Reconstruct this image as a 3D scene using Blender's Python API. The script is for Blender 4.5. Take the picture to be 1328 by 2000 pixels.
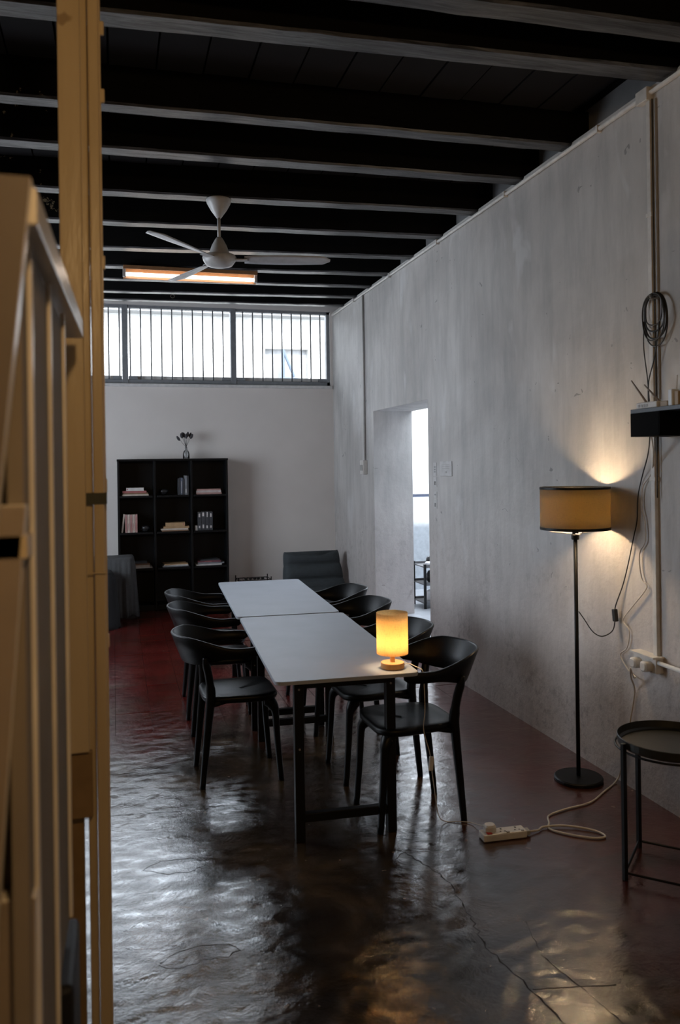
import bpy, bmesh, math, random
from mathutils import Vector, Matrix
PI = math.pi
random.seed(7)
for o in list(bpy.data.objects): bpy.data.objects.remove(o)
S = bpy.context.scene
COL = S.collection

# ------------------------------------------------------------------ camera
YAW, ROLL = 0.26921, 0.013738
cam_d = bpy.data.cameras.new('camera'); cam = bpy.data.objects.new('camera', cam_d); COL.objects.link(cam)
cy, sy, cr, sr = math.cos(YAW), math.sin(YAW), math.cos(ROLL), math.sin(ROLL)
R_ = Vector((cy, -sy, 0)); F_ = Vector((sy, cy, 0)); D_ = Vector((0, 0, -1))
RR = R_ * cr + D_ * sr; DD = D_ * cr - R_ * sr
m = Matrix((RR, -DD, -F_)).transposed().to_4x4(); m.translation = Vector((0, 0, 1.7))
cam.matrix_world = m
cam_d.sensor_fit = 'AUTO'; cam_d.sensor_width = 36; cam_d.lens = 1601.0 / 2000 * 36
cam_d.shift_y = -(1000 - 908.63) / 2000; cam_d.clip_start = 0.05
cam_d.dof.use_dof = True; cam_d.dof.focus_distance = 6.0; cam_d.dof.aperture_fstop = 3.6
S.camera = cam

# ------------------------------------------------------------------ world, daylight, exposure
S.view_settings.view_transform = 'Standard'
try: S.view_settings.look = 'None'
except Exception: pass
S.view_settings.gamma = 1.0; S.view_settings.use_curve_mapping = False
S.view_settings.exposure = 0.43
W = bpy.data.worlds.new('sky'); S.world = W; W.use_nodes = True
bgn = W.node_tree.nodes['Background']; bgn.inputs[0].default_value = (0.80, 0.89, 1.0, 1); bgn.inputs[1].default_value = 8.0

def light(name, kind, loc, energy, color, **kw):
    l = bpy.data.lights.new(name, kind); l.energy = energy; l.color = color
    o = bpy.data.objects.new(name, l); COL.objects.link(o); o.location = loc
    for k, v in kw.items():
        if k == 'rot': o.rotation_euler = v
        else: setattr(l, k, v)
    return o
def portal(name, loc, rot, sx, sz):
    o = light(name, 'AREA', loc, 1, (1, 1, 1), rot=rot, shape='RECTANGLE', size=sx, size_y=sz)
    o.data.cycles.is_portal = True
    return o
sun = light('sun', 'SUN', (0, 0, 9), 5.0, (1.0, 0.97, 0.93), rot=(math.radians(50), 0, 0), angle=0.02)   # shines towards +y, onto the house behind
portal('clerestory_portal', (0.35, 9.66, 3.11), (-PI/2, 0, 0), 4.5, 0.92)
portal('side_room_portal', (4.3, 9.66, 2.1), (-PI/2, 0, 0), 2.6, 1.7)
portal('air_well_portal', (4.3, 8.2, 3.2), (0, 0, 0), 2.6, 2.8)
portal('added_opening_portal', (-2.72, 6.8, 2.0), (0, -PI/2, 0), 2.0, 2.4)  # sky light through the unseen opening added in the left wall
# warm pendant bulb of the front room, behind the camera
light('pendant_bulb', 'POINT', (.30, -.25, 2.70), 38, (1.0, 0.62, 0.27), shadow_soft_size=0.09)

# ------------------------------------------------------------------ materials
MATS = {}
def nt(name):
    m = bpy.data.materials.new(name); m.use_nodes = True
    n = m.node_tree.nodes; l = m.node_tree.links
    return m, n, l, n['Principled BSDF']
def texco(n, l, scale=(1, 1, 1), obj=False):
    if obj:
        t = n.new('ShaderNodeTexCoord'); src = t.outputs['Object']
    else:
        t = n.new('ShaderNodeNewGeometry'); src = t.outputs['Position']
    mp = n.new('ShaderNodeMapping'); mp.inputs['Scale'].default_value = scale
    l.new(src, mp.inputs[0]); return mp.outputs[0]
def noise(n, l, co, sc, det=4, rough=.55, dist=0):
    t = n.new('ShaderNodeTexNoise'); t.inputs['Scale'].default_value = sc; t.inputs['Detail'].default_value = det
    t.inputs['Roughness'].default_value = rough; t.inputs['Distortion'].default_value = dist
    l.new(co, t.inputs['Vector']); return t.outputs['Fac']
def ramp(n, l, f, stops):
    r = n.new('ShaderNodeValToRGB'); e = r.color_ramp.elements
    while len(e) < len(stops): e.new(.5)
    for k, (p, c) in enumerate(stops):
        e[k].position = p; e[k].color = (c[0], c[1], c[2], 1) if not isinstance(c, (int, float)) else (c, c, c, 1)
    l.new(f, r.inputs[0]); return r.outputs[0]
def mixc(n, l, f, a, b, mode='MIX'):
    x = n.new('ShaderNodeMix'); x.data_type = 'RGBA'; x.blend_type = mode
    if isinstance(f, (int, float)): x.inputs[0].default_value = f
    else: l.new(f, x.inputs[0])
    for i, v in ((6, a), (7, b)):
        if isinstance(v, tuple): x.inputs[i].default_value = (v[0], v[1], v[2], 1)
        else: l.new(v, x.inputs[i])
    return x.outputs[2]
def math_(n, l, op, a, b=None, clamp=False):
    x = n.new('ShaderNodeMath'); x.operation = op; x.use_clamp = clamp
    for i, v in ((0, a), (1, b)):
        if v is None: continue
        if isinstance(v, (int, float)): x.inputs[i].default_value = v
        else: l.new(v, x.inputs[i])
    return x.outputs[0]
def bump(n, l, h, strength, dist, p, prev=None):
    b = n.new('ShaderNodeBump'); b.inputs['Strength'].default_value = strength; b.inputs['Distance'].default_value = dist
    l.new(h, b.inputs['Height'])
    if prev is not None: l.new(prev, b.inputs['Normal'])
    l.new(b.outputs[0], p.inputs['Normal']); return b.outputs[0]

def simple(name, col, rough=.5, metal=0, var=.12, sc=18, bmp=.0, spec=.5, obj=True):
    if name in MATS: return MATS[name]
    m, n, l, p = nt(name)
    co = texco(n, l, obj=obj)
    f = noise(n, l, co, sc)
    a = tuple(c * (1 - var) for c in col); b = tuple(min(1, c * (1 + var)) for c in col)
    l.new(ramp(n, l, f, [(.3, a), (.7, b)]), p.inputs['Base Color'])
    p.inputs['Roughness'].default_value = rough; p.inputs['Metallic'].default_value = metal
    p.inputs['Specular IOR Level'].default_value = spec
    if bmp: bump(n, l, noise(n, l, co, sc * 6), bmp, .003, p)
    MATS[name] = m; return m

def mat_plaster():
    m, n, l, p = nt('old_limewashed_plaster')
    co = texco(n, l)
    base = ramp(n, l, noise(n, l, co, 1.1, 6, .6, .4), [(.3, (.42, .405, .39)), (.5, (.52, .505, .49)), (.7, (.61, .595, .58))])
    drip = noise(n, l, texco(n, l, (5, 5, .8)), 1.6, 6, .65)
    base = mixc(n, l, math_(n, l, 'MULTIPLY', ramp(n, l, drip, [(.42, 0), (.68, 1)]), .42), base, (.28, .28, .28))
    patch = ramp(n, l, noise(n, l, texco(n, l, (2.2, 2.2, 1)), 1.7, 3, .5, .6), [(.63, 0), (.72, 1)])
    base = mixc(n, l, math_(n, l, 'MULTIPLY', patch, .33), base, (.70, .71, .72))
    scr = ramp(n, l, noise(n, l, texco(n, l, (1, 1.6, 2.2)), 5.5, 2, .5, 1.5), [(.735, 0), (.75, 1)])
    base = mixc(n, l, math_(n, l, 'MULTIPLY', scr, .55), base, (.13, .13, .13))
    # damp, flaking band low on the wall and faint pink undercoat
    sx = n.new('ShaderNodeSeparateXYZ'); g = n.new('ShaderNodeNewGeometry'); l.new(g.outputs['Position'], sx.inputs[0])
    low = n.new('ShaderNodeMapRange'); low.inputs[1].default_value = 1.5; low.inputs[2].default_value = .1
    l.new(sx.outputs[2], low.inputs[0]); lowf = low.outputs[0]
    pit = ramp(n, l, noise(n, l, co, 16, 5, .7), [(.5, 0), (.63, 1)])
    damp = ramp(n, l, noise(n, l, co, 2.3, 5, .6), [(.4, 0), (.6, 1)])
    base = mixc(n, l, math_(n, l, 'MULTIPLY', lowf, .5), base, (.47, .40, .38))
    base = mixc(n, l, math_(n, l, 'MULTIPLY', math_(n, l, 'MULTIPLY', pit, lowf), math_(n, l, 'MULTIPLY', damp, .55)), base, (.20, .17, .16))
    l.new(base, p.inputs['Base Color']); p.inputs['Roughness'].default_value = .75
    p.inputs['Specular IOR Level'].default_value = .25
    b1 = bump(n, l, noise(n, l, co, 3.2, 5, .6), .5, .02, p)
    h2 = math_(n, l, 'MULTIPLY', noise(n, l, co, 26, 4, .6), math_(n, l, 'ADD', lowf, .25))
    bump(n, l, h2, .5, .008, p, b1)
    return m
def mat_backwall():
    m, n, l, p = nt('smooth_painted_wall')
    co = texco(n, l)
    l.new(ramp(n, l, noise(n, l, co, 1.4, 4), [(.3, (.65, .615, .59)), (.7, (.72, .685, .66))]), p.inputs['Base Color'])
    p.inputs['Roughness'].default_value = .7; bump(n, l, noise(n, l, co, 9, 4), .25, .006, p)
    return m
def mat_floor():
    m, n, l, p = nt('polished_worn_cement')
    co = texco(n, l)
    sx = n.new('ShaderNodeSeparateXYZ'); g = n.new('ShaderNodeNewGeometry'); l.new(g.outputs['Position'], sx.inputs[0])
    # worn grey-brown cement against dark red oxide, with an irregular border
    big = noise(n, l, co, .9, 5, .6, .5)
    cem = ramp(n, l, noise(n, l, co, 2.6, 7, .65, .6), [(.3, (.010, .007, .005)), (.5, (.032, .020, .011)), (.68, (.10, .062, .032))])
    red = ramp(n, l, noise(n, l, co, 3.1, 6, .6), [(.3, (.055, .007, .006)), (.7, (.15, .018, .014))])
    t = math_(n, l, 'ADD', sx.outputs[1], math_(n, l, 'MULTIPLY', math_(n, l, 'SUBTRACT', big, .5), 4.2))
    back = n.new('ShaderNodeMapRange'); back.inputs[1].default_value = 4.9; back.inputs[2].default_value = 5.7; l.new(t, back.inputs[0])
    t2 = math_(n, l, 'ADD', sx.outputs[0], math_(n, l, 'MULTIPLY', math_(n, l, 'SUBTRACT', big, .5), 1.2))
    side = n.new('ShaderNodeMapRange'); side.inputs[1].default_value = 1.55; side.inputs[2].default_value = 1.95; l.new(t2, side.inputs[0])
    rf = math_(n, l, 'MAXIMUM', back.outputs[0], math_(n, l, 'MULTIPLY', side.outputs[0], .55))
    wear = ramp(n, l, noise(n, l, texco(n, l, (1, 2.2, 1)), 2.2, 6, .7, .8), [(.52, 1), (.66, .12)])
    rf = math_(n, l, 'MULTIPLY', rf, wear)
    base = mixc(n, l, rf, cem, red)
    spk = ramp(n, l, noise(n, l, co, 21, 2, .5), [(.735, 0), (.75, 1)])
    base = mixc(n, l, math_(n, l, 'MULTIPLY', spk, .5), base, (.30, .24, .19))
    l.new(base, p.inputs['Base Color'])
    rr = ramp(n, l, noise(n, l, co, 3.6, 6, .7, .4), [(.3, .06), (.5, .12), (.75, .28)])
    l.new(rr, p.inputs['Roughness']); p.inputs['Specular IOR Level'].default_value = .3
    p.inputs['Coat Weight'].default_value = 1.0; p.inputs['Coat Roughness'].default_value = .075; p.inputs['Coat IOR'].default_value = 1.6
    b1 = bump(n, l, noise(n, l, texco(n, l, (.9, 1.3, 1)), 2.6, 4, .55, .5), .20, .026, p)
    b2 = bump(n, l, noise(n, l, texco(n, l, (1, 1.25, 1)), 11, 7, .72, .6), .36, .0065, p, b1)
    b3 = bump(n, l, noise(n, l, co, 60, 3, .6), .25, .0016, p, b2); l.new(b3, p.inputs['Coat Normal'])
    return m
def mat_wood_black(name, streak):
    m, n, l, p = nt(name)
    a = noise(n, l, texco(n, l, (1.2, 14, 14)), 2.4, 8, .72, .5)
    a2 = noise(n, l, texco(n, l, (.5, 5, 5)), 1.3, 5, .7)
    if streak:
        c = ramp(n, l, a, [(.40, (.005, .005, .006)), (.50, (.045, .046, .05)), (.74, (.15, .155, .165))])  # worn streaks, lightened to paint in window sheen on the undersides
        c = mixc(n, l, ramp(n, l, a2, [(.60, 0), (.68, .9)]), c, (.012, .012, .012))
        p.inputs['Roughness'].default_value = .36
    else:
        c = ramp(n, l, a, [(.3, (.0008, .0008, .001)), (.8, (.0035, .003, .003))])
        fl = ramp(n, l, noise(n, l, texco(n, l, (1, 1, 1)), 8, 5, .75), [(.62, 0), (.65, 1)])
        sx = n.new('ShaderNodeSeparateXYZ'); g = n.new('ShaderNodeNewGeometry'); l.new(g.outputs['Position'], sx.inputs[0])
        lf = n.new('ShaderNodeMapRange'); lf.inputs[1].default_value = -.1; lf.inputs[2].default_value = -.4; l.new(sx.outputs[0], lf.inputs[0])
        c = mixc(n, l, math_(n, l, 'MULTIPLY', fl, lf.outputs[0]), c, (.30, .24, .15))
        p.inputs['Roughness'].default_value = .75; p.inputs['Specular IOR Level'].default_value = .15
    l.new(c, p.inputs['Base Color']); bump(n, l, a, .5, .006, p)
    return m
def mat_cream():
    m, n, l, p = nt('yellowed_cream_gloss_paint')
    co = texco(n, l)
    c = ramp(n, l, noise(n, l, texco(n, l, (6, 6, .7)), 2.0, 5, .6), [(.3, (.43, .34, .215)), (.7, (.52, .42, .275))])
    chip = ramp(n, l, noise(n, l, texco(n, l, (1, 1, .6)), 8, 3, .5), [(.74, 0), (.76, 1)])
    c = mixc(n, l, math_(n, l, 'MULTIPLY', chip, .6), c, (.16, .10, .05))
    l.new(c, p.inputs['Base Color']); p.inputs['Roughness'].default_value = .33
    bump(n, l, noise(n, l, texco(n, l, (14, 14, 3)), 3, 4), .3, .004, p)
    return m
def mat_glass(name, tint=(1, 1, 1), gloss=.08, frost=False):
    m = bpy.data.materials.new(name); m.use_nodes = True; n = m.node_tree.nodes; l = m.node_tree.links
    n.remove(n['Principled BSDF']); out = n['Material Output']
    tr = n.new('ShaderNodeBsdfTranslucent' if frost else 'ShaderNodeBsdfTransparent'); tr.inputs[0].default_value = (*tint, 1)
    gl = n.new('ShaderNodeBsdfGlossy'); gl.inputs['Roughness'].default_value = .05
    lw = n.new('ShaderNodeFresnel'); lw.inputs[0].default_value = 1.45
    mx = n.new('ShaderNodeMixShader'); l.new(lw.outputs[0], mx.inputs[0])
    l.new(tr.outputs[0], mx.inputs[1]); l.new(gl.outputs[0], mx.inputs[2]); l.new(mx.outputs[0], out.inputs[0])
    return m
def mat_shade(name, col, tcol, tw, rough=.8):
    m = bpy.data.materials.new(name); m.use_nodes = True; n = m.node_tree.nodes; l = m.node_tree.links
    n.remove(n['Principled BSDF']); out = n['Material Output']
    t = n.new('ShaderNodeTexCoord'); 
    w = noise(n, l, texco(n, l, (60, 60, 420), True), 1.0, 2)
    w2 = noise(n, l, texco(n, l, (420, 420, 50), True), 1.0, 2)
    ww = math_(n, l, 'MULTIPLY', math_(n, l, 'ADD', w, .5), math_(n, l, 'ADD', w2, .5))
    cc = mixc(n, l, ramp(n, l, ww, [(.7, 0), (1, 1)]), tuple(c * .75 for c in tcol), tcol)
    d = n.new('ShaderNodeBsdfDiffuse'); d.inputs[0].default_value = (*col, 1)
    tr = n.new('ShaderNodeBsdfTranslucent'); l.new(cc, tr.inputs[0])
    mx = n.new('ShaderNodeMixShader'); mx.inputs[0].default_value = tw
    l.new(d.outputs[0], mx.inputs[1]); l.new(tr.outputs[0], mx.inputs[2]); l.new(mx.outputs[0], out.inputs[0])
    return m
def mat_emit(name, col, st):
    m, n, l, p = nt(name)
    p.inputs['Base Color'].default_value = (*col, 1)
    p.inputs['Emission Color'].default_value = (*col, 1); p.inputs['Emission Strength'].default_value = st
    return m
PLASTER = mat_plaster(); BACKW = mat_backwall(); FLOOR = mat_floor()
BEAM = mat_wood_black('black_stained_beam', False); BEAMLOW = mat_wood_black('worn_sheen_beam_underside', True)
CREAM = mat_cream()
WHITEPAINT = simple('white_paint', (.62, .62, .62), .45)
WINFRAME = simple('grey_window_paint', (.20, .215, .235), .45)
BARM = simple('grey_bar_paint', (.10, .105, .115), .5)
PVC = simple('white_plastic', (.60, .585, .56), .4)
PVCD = simple('grey_plastic', (.34, .33, .32), .45)
BLK = simple('black_moulded_plastic', (.0022, .0024, .0028), .40, bmp=.15, sc=40, spec=.22)
BLKM = simple('black_powder_coated_metal', (.003, .003, .0032), .45, spec=.25)
BLKW = simple('black_brown_board', (.0022, .0026, .0034), .5, sc=9, spec=.25)
TOP = simple('grey_laminate', (.33, .355, .40), .45, var=.05, sc=5)
CLOTHD = simple('dark_grey_cloth', (.022, .024, .027), .9, bmp=.5, sc=30)
CLOTHM = simple('mid_grey_throw', (.07, .072, .075), .9, bmp=.6, sc=26)
LOUNGE = simple('charcoal_velvet', (.042, .052, .058), .8, bmp=.4, sc=22)
CABW = simple('white_cable', (.55, .50, .44), .5)
CABB = simple('black_cable', (.012, .011, .010), .5)
WOODL = simple('light_turned_wood', (.55, .27, .09), .5, sc=12)
RED = simple('red_switch', (.5, .03, .02), .4)
CHROME = simple('bolt_steel', (.35, .33, .31), .35, metal=1)
PAPER = simple('off_white_paper', (.52, .515, .51), .8)
INK = simple('grey_ink', (.27, .27, .27), .8)
CEMENT = simple('pale_cement', (.30, .31, .33), .38, sc=3, var=.25, obj=False, bmp=.4)
WHITE = simple('white_wall', (.72, .74, .77), .7)
DARKV = simple('groove_dark', (.006, .005, .004), .8)
MOTOR = simple('white_enamel', (.50, .50, .50), .35)
BULB = mat_emit('warm_bulb', (1.0, .62, .28), 14)

# ------------------------------------------------------------------ mesh helpers
def obj(name, bm, mat, parent=None, smooth=False, bev=0, loc=None):
    me = bpy.data.meshes.new(name)
    bmesh.ops.recalc_face_normals(bm, faces=bm.faces[:])
    if smooth:
        for f in bm.faces: f.smooth = True
    bm.to_mesh(me); bm.free()
    if not isinstance(mat, (list, tuple)): mat = [mat]
    for x in mat: me.materials.append(x)
    o = bpy.data.objects.new(name, me); COL.objects.link(o)
    if parent: o.parent = parent
    if loc: o.location = loc
    if bev:
        b = o.modifiers.new('bevel', 'BEVEL'); b.width = bev; b.segments = 2; b.limit_method = 'ANGLE'
    return o
def BM(): return bmesh.new()
def box(bm, a, b, mi=0, M=None):
    vs = [Vector((x, y, z)) for x in (a[0], b[0]) for y in (a[1], b[1]) for z in (a[2], b[2])]
    if M: vs = [M @ v for v in vs]
    v = [bm.verts.new(c) for c in vs]
    for q in ((0, 1, 3, 2), (4, 6, 7, 5), (0, 4, 5, 1), (2, 3, 7, 6), (0, 2, 6, 4), (1, 5, 7, 3)):
        f = bm.faces.new([v[i] for i in q]); f.material_index = mi
    return v
def B(a, b, M=None):
    bm = BM(); box(bm, a, b, 0, M); return bm
def loft(bm, rings, cap=True, close=True):
    vr = [[bm.verts.new(p) for p in r] for r in rings]; n = len(vr[0])
    for i in range(len(vr) - 1):
        for j in range(n if close else n - 1):
            k = (j + 1) % n
            bm.faces.new((vr[i][j], vr[i][k], vr[i + 1][k], vr[i + 1][j]))
    if cap:
        bm.faces.new(vr[0][::-1]); bm.faces.new(vr[-1])
    return vr
def lathe(bm, prof, c=(0, 0, 0), n=32, cap=True):
    rings = [[Vector((c[0] + r * math.cos(2 * PI * j / n), c[1] + r * math.sin(2 * PI * j / n), c[2] + z)) for j in range(n)] for r, z in prof]
    loft(bm, rings, cap); return bm
def smooth_path(pts, k=6):
    P = [Vector(p) for p in pts]
    if len(P) < 3: return P
    out = []
    for i in range(len(P) - 1):
        p0 = P[max(i - 1, 0)]; p1 = P[i]; p2 = P[i + 1]; p3 = P[min(i + 2, len(P) - 1)]
        for s in range(k):
            t = s / k
            out.append(.5 * ((2 * p1) + (-p0 + p2) * t + (2 * p0 - 5 * p1 + 4 * p2 - p3) * t * t + (-p0 + 3 * p1 - 3 * p2 + p3) * t ** 3))
    out.append(P[-1]); return out
def tube(bm, pts, rad, n=8, ell=1.0, up=None, closed=False):
    P = [Vector(p) for p in pts]
    if not isinstance(rad, (list, tuple)): rad = [rad] * len(P)
    rings = []; u = None
    for i, p in enumerate(P):
        t = (P[min(i + 1, len(P) - 1)] - P[max(i - 1, 0)])
        if t.length < 1e-9: t = Vector((0, 0, 1))
        t.normalize()
        if u is None:
            ref = Vector(up) if up else (Vector((0, 0, 1)) if abs(t.z) < .9 else Vector((1, 0, 0)))
            u = ref - t * ref.dot(t); u.normalize()
        else:
            u = u - t * u.dot(t); u.normalize()
        w = t.cross(u)
        rings.append([p + (u * math.cos(2 * PI * j / n) * ell + w * math.sin(2 * PI * j / n)) * rad[i] for j in range(n)])
    loft(bm, rings); return bm
def cable(name, pts, r, mat, parent=None, k=6, n=6):
    bm = BM(); tube(bm, smooth_path(pts, k), r, n); return obj(name, bm, mat, parent, smooth=True)
def empty(name, loc=(0, 0, 0), rz=0):
    o = bpy.data.objects.new(name, None); COL.objects.link(o); o.location = loc; o.rotation_euler = (0, 0, rz)
    o.empty_display_size = .1; return o
def tag(o, label, cat, group=None):
    o['label'] = label; o['category'] = cat
    if group: o['group'] = group
    return o
def struct(o): o['kind'] = 'structure'; return o
def thing(name, label, cat, loc=(0, 0, 0), rz=0, group=None): return tag(empty(name, loc, rz), label, cat, group)
def copy_tree(o, parent=None):
    c = o.copy(); COL.objects.link(c)
    if parent: c.parent = parent
    for ch in list(o.children): copy_tree(ch, c)
    return c
def selip(cx, cy_, rx, ry, z, p=4, n=32, f=None):
    r = []
    for j in range(n):
        a = 2 * PI * j / n; c, s = math.cos(a), math.sin(a)
        k = (abs(c) ** p + abs(s) ** p) ** (-1 / p)
        q = 1 + (f(a) if f else 0)
        r.append(Vector((cx + rx * c * k * q, cy_ + ry * s * k * q, z)))
    return r
def cushion(bm, c, s, p=4, n=28, M=None):
    rings = []
    for i in range(9):
        t = -1 + 2 * i / 8; zz = math.sin(t * PI / 2)
        k = max(.02, (1 - abs(zz) ** p)) ** (1 / p) if abs(zz) < 1 else .45
        k = max(k, .45)
        r = selip(c[0], c[1], s[0] / 2 * k, s[1] / 2 * k, c[2] + s[2] / 2 * zz, 4, n)
        if M: r = [M @ v for v in r]
        rings.append(r)
    loft(bm, rings); return bm

XR, YB, ZC = 2.575, 9.6, 3.73
XL = -2.6
SL = .041
def zf(y): return max(0, (y - 6.6) * SL)

# ------------------------------------------------------------------ the setting
# floor: cement slab in front, scored red tiles behind on a slightly rising bed
fl = struct(obj('floor', B((XL, -3, -.12), (XR, 5.4, 0)), FLOOR))
b = BM()
for (y0, y1) in ((5.4, 6.6), (6.6, 9.6)):
    v = [b.verts.new(c) for c in ((XL, y0, zf(y0) - .004), (XR, y0, zf(y0) - .004), (XR, y1, zf(y1) - .004), (XL, y1, zf(y1) - .004))]
    b.faces.new(v)
obj('tile_bed', b, DARKV, fl)
T = .236
tb = B((-T / 2 + .0012, -T / 2 + .0012, -.02), (T / 2 - .0012, T / 2 - .0012, 0)); t0 = obj('floor_tile', tb, FLOOR, fl)
first = True; cnt = 0
nx = int((XR + .8) / T) + 1
for j in range(18):
    for i in range(nx):
        x = -.72 + (i + .5) * T; y = 5.4 + (j + .5) * T
        if x + T / 2 > XR + .1 or y + T / 2 > 9.78 or cnt >= 300: continue
        o = t0 if first else t0.copy()
        if not first: COL.objects.link(o)
        first = False; cnt += 1
        ang = math.atan(SL) if y > 6.6 else 0
        o.location = (x, y, zf(y) + random.uniform(-.0012, .0006)); o.rotation_euler = (ang + random.uniform(-.003, .003), random.uniform(-.003, .003), 0)
b = BM(); box(b, (XL, 5.4, -.03), (-.72, 6.6, .0)); v = [b.verts.new(c) for c in ((XL, 6.6, 0), (-.72, 6.6, 0), (-.72, 9.6, zf(9.6)), (XL, 9.6, zf(9.6)))]; b.faces.new(v); obj('floor_margin', b, FLOOR, fl)
# cracks and scored lines in the cement
def crack(pts, r, jag=.008):
    P = []
    for i in range(len(pts) - 1):
        a = Vector((*pts[i], 0)); c = Vector((*pts[i + 1], 0)); k = max(2, int((c - a).length / .025))
        for s in range(k):
            P.append(a.lerp(c, s / k) + Vector((random.uniform(-jag, jag), random.uniform(-jag, jag), 0)))
    P.append(Vector((*pts[-1], 0)))
    bm = BM(); rad = [r * .55 * random.choice((.15, .35, .6, 1.0, 1.6)) for _ in P]
    rings = []
    for i, p in enumerate(P):
        t = (P[min(i + 1, len(P) - 1)] - P[max(i - 1, 0)]).normalized(); w = Vector((-t.y, t.x, 0))
        rings.append([p + w * rad[i] + Vector((0, 0, .0006)), p + Vector((0, 0, .0012)), p - w * rad[i] + Vector((0, 0, .0006)), p - Vector((0, 0, .004))])
    loft(bm, rings); return obj('crack', bm, DARKV, fl)
crack([(.10, 3.56), (.15, 3.62), (.24, 3.63), (.33, 3.60), (.37, 3.54), (.30, 3.50), (.20, 3.50), (.10, 3.56)], .0022)
crack([(.125, 2.872), (.19, 2.93), (.30, 2.945), (.37, 2.93), (.41, 2.88), (.36, 2.85), (.27, 2.86), (.20, 2.825), (.125, 2.872)], .0032)
crack([(1.10, 3.30), (1.21, 3.40), (1.29, 3.12), (1.27, 2.9), (1.24, 2.64), (1.28, 2.37), (1.30, 2.1)], .0035)
crack([(1.45, 2.75), (1.40, 2.55), (1.46, 2.2), (1.48, 2.0)], .002, .003)
crack([(1.28, 2.39), (1.55, 2.335)], .003, .003)
crack([(-.5, 4.75), (.1, 4.72), (.35, 4.80)], .002)
crack([(-.4, 4.15), (.0, 4.17), (.3, 4.12)], .0015)
crack([(-.1, 2.55), (.16, 2.50), (.20, 2.3)], .002)

# walls
wb = BM()
D0, D1, DZ = 6.51, 8.02, 2.25
TW = .42
ZT = 3.545
box(wb, (XR, -3, -.1), (XR + TW, D0, ZT)); box(wb, (XR, D1, -.1), (XR + TW, YB + .3, ZT)); box(wb, (XR, D0, DZ), (XR + TW, D1, ZT))
wr = struct(obj('wall_right', wb, PLASTER))
obj('shaded_wall_head', B((XR + .11, -3, ZT + .001), (XR + TW, YB + .3, ZC + .02)), simple('shade_darkened_plaster', (.17, .17, .17), .9, obj=False, sc=6, bmp=.4), wr)  # strip above the pipe, its colour darkened to stand for shade
b = BM(); box(b, (XR - .001, D0, -.1), (XR + TW + .02, D1, .15))
struct(obj('trim_1', b, CEMENT, bev=.012))
# back wall with the long clerestory opening
wb = BM(); WX0, WX1, WZ0, WZ1 = -1.9, 2.545, 2.66, 3.56
box(wb, (XL - .2, YB, -.1), (WX0, YB + .14, ZC)); box(wb, (WX0, YB, -.1), (WX1, YB + .14, WZ0)); box(wb, (WX0, YB, WZ1), (WX1, YB + .14, ZC)); box(wb, (WX1, YB, -.1), (XR + .02, YB + .14, ZC)); box(wb, (WX1, YB - .002, 3.546), (XR + TW, YB + .14, ZC))
struct(obj('wall_back', wb, BACKW))
wb = BM(); LY0, LY1, LZ0, LZ1 = 5.6, 8.0, 1.0, 3.0
box(wb, (XL - .12, -3, -.1), (XL, LY0, ZC)); box(wb, (XL - .12, LY1, -.1), (XL, YB + .14, ZC)); box(wb, (XL - .12, LY0, -.1), (XL, LY1, LZ0)); box(wb, (XL - .12, LY0, LZ1), (XL, LY1, ZC))
struct(obj('wall_left', wb, BACKW))
struct(obj('wall_front', B((XL - .12, -3.12, -.1), (XR + TW, -3, ZC)), BACKW))
# ceiling with boards and beams
ce = struct(obj('ceiling', B((XL - .2, -3.2, ZC + .02), (XR + TW + .1, YB + .4, ZC + .14)), BEAM))
bb = B((-.113, -3.1, 0), (.113, 9.6, .02)); cb = obj('ceiling_board', bb, simple('dark_ceiling_board', (.011, .010, .011), .8, sc=5, spec=.2), ce); k = 0
x = XL + .12
while x < XR:
    o = cb if k == 0 else cb.copy()
    if k: COL.objects.link(o)
    o.location = (x, 0, ZC - .005 + random.uniform(-.003, .003)); x += .236; k += 1
FAR = [(-2.0, -2.1), (-1.4, -1.5), (-.8, -.9), (-.2, -.3), (.4, .3), (1.0, .9), (1.6, 1.5), (2.15, 2.1), (2.6, 2.55), (3.13, 3.06), (3.53, 3.41), (4.375, 4.31), (4.97, 4.90), (5.73, 5.58), (6.42, 6.24), (7.16, 6.91), (7.80, 7.57), (8.30, 8.12), (8.88, 8.65), (9.30, 9.15)]
for (yl, yr) in FAR:
    wdt = random.uniform(.10, .125)
    if 3 < yl < 3.6: wdt = .13
    bm = BM(); N = 40; zb = 3.53; rings = []
    for i in range(N + 1):
        xx = XL + (XR + .12 - XL) * i / N; j1, j2, j3 = (random.uniform(-.003, .003) for _ in range(3))
        yy = yl + (yr - yl) * (xx + .05) / 2.62
        y0 = yy - wdt + j1; y1 = yy + j2; z0 = zb + j3 * .5; c = .010 + abs(j1) * .8
        rings.append([Vector((xx, y0, ZC)), Vector((xx, y0, z0 + c)), Vector((xx, y0 + c, z0)), Vector((xx, y1 - c * .6, z0)), Vector((xx, y1, z0 + c)), Vector((xx, y1, ZC))])
    loft(bm, rings)
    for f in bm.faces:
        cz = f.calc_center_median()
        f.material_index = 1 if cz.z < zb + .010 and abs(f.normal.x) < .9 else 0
    obj('beam', bm, [BEAM, BEAMLOW], ce)

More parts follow.
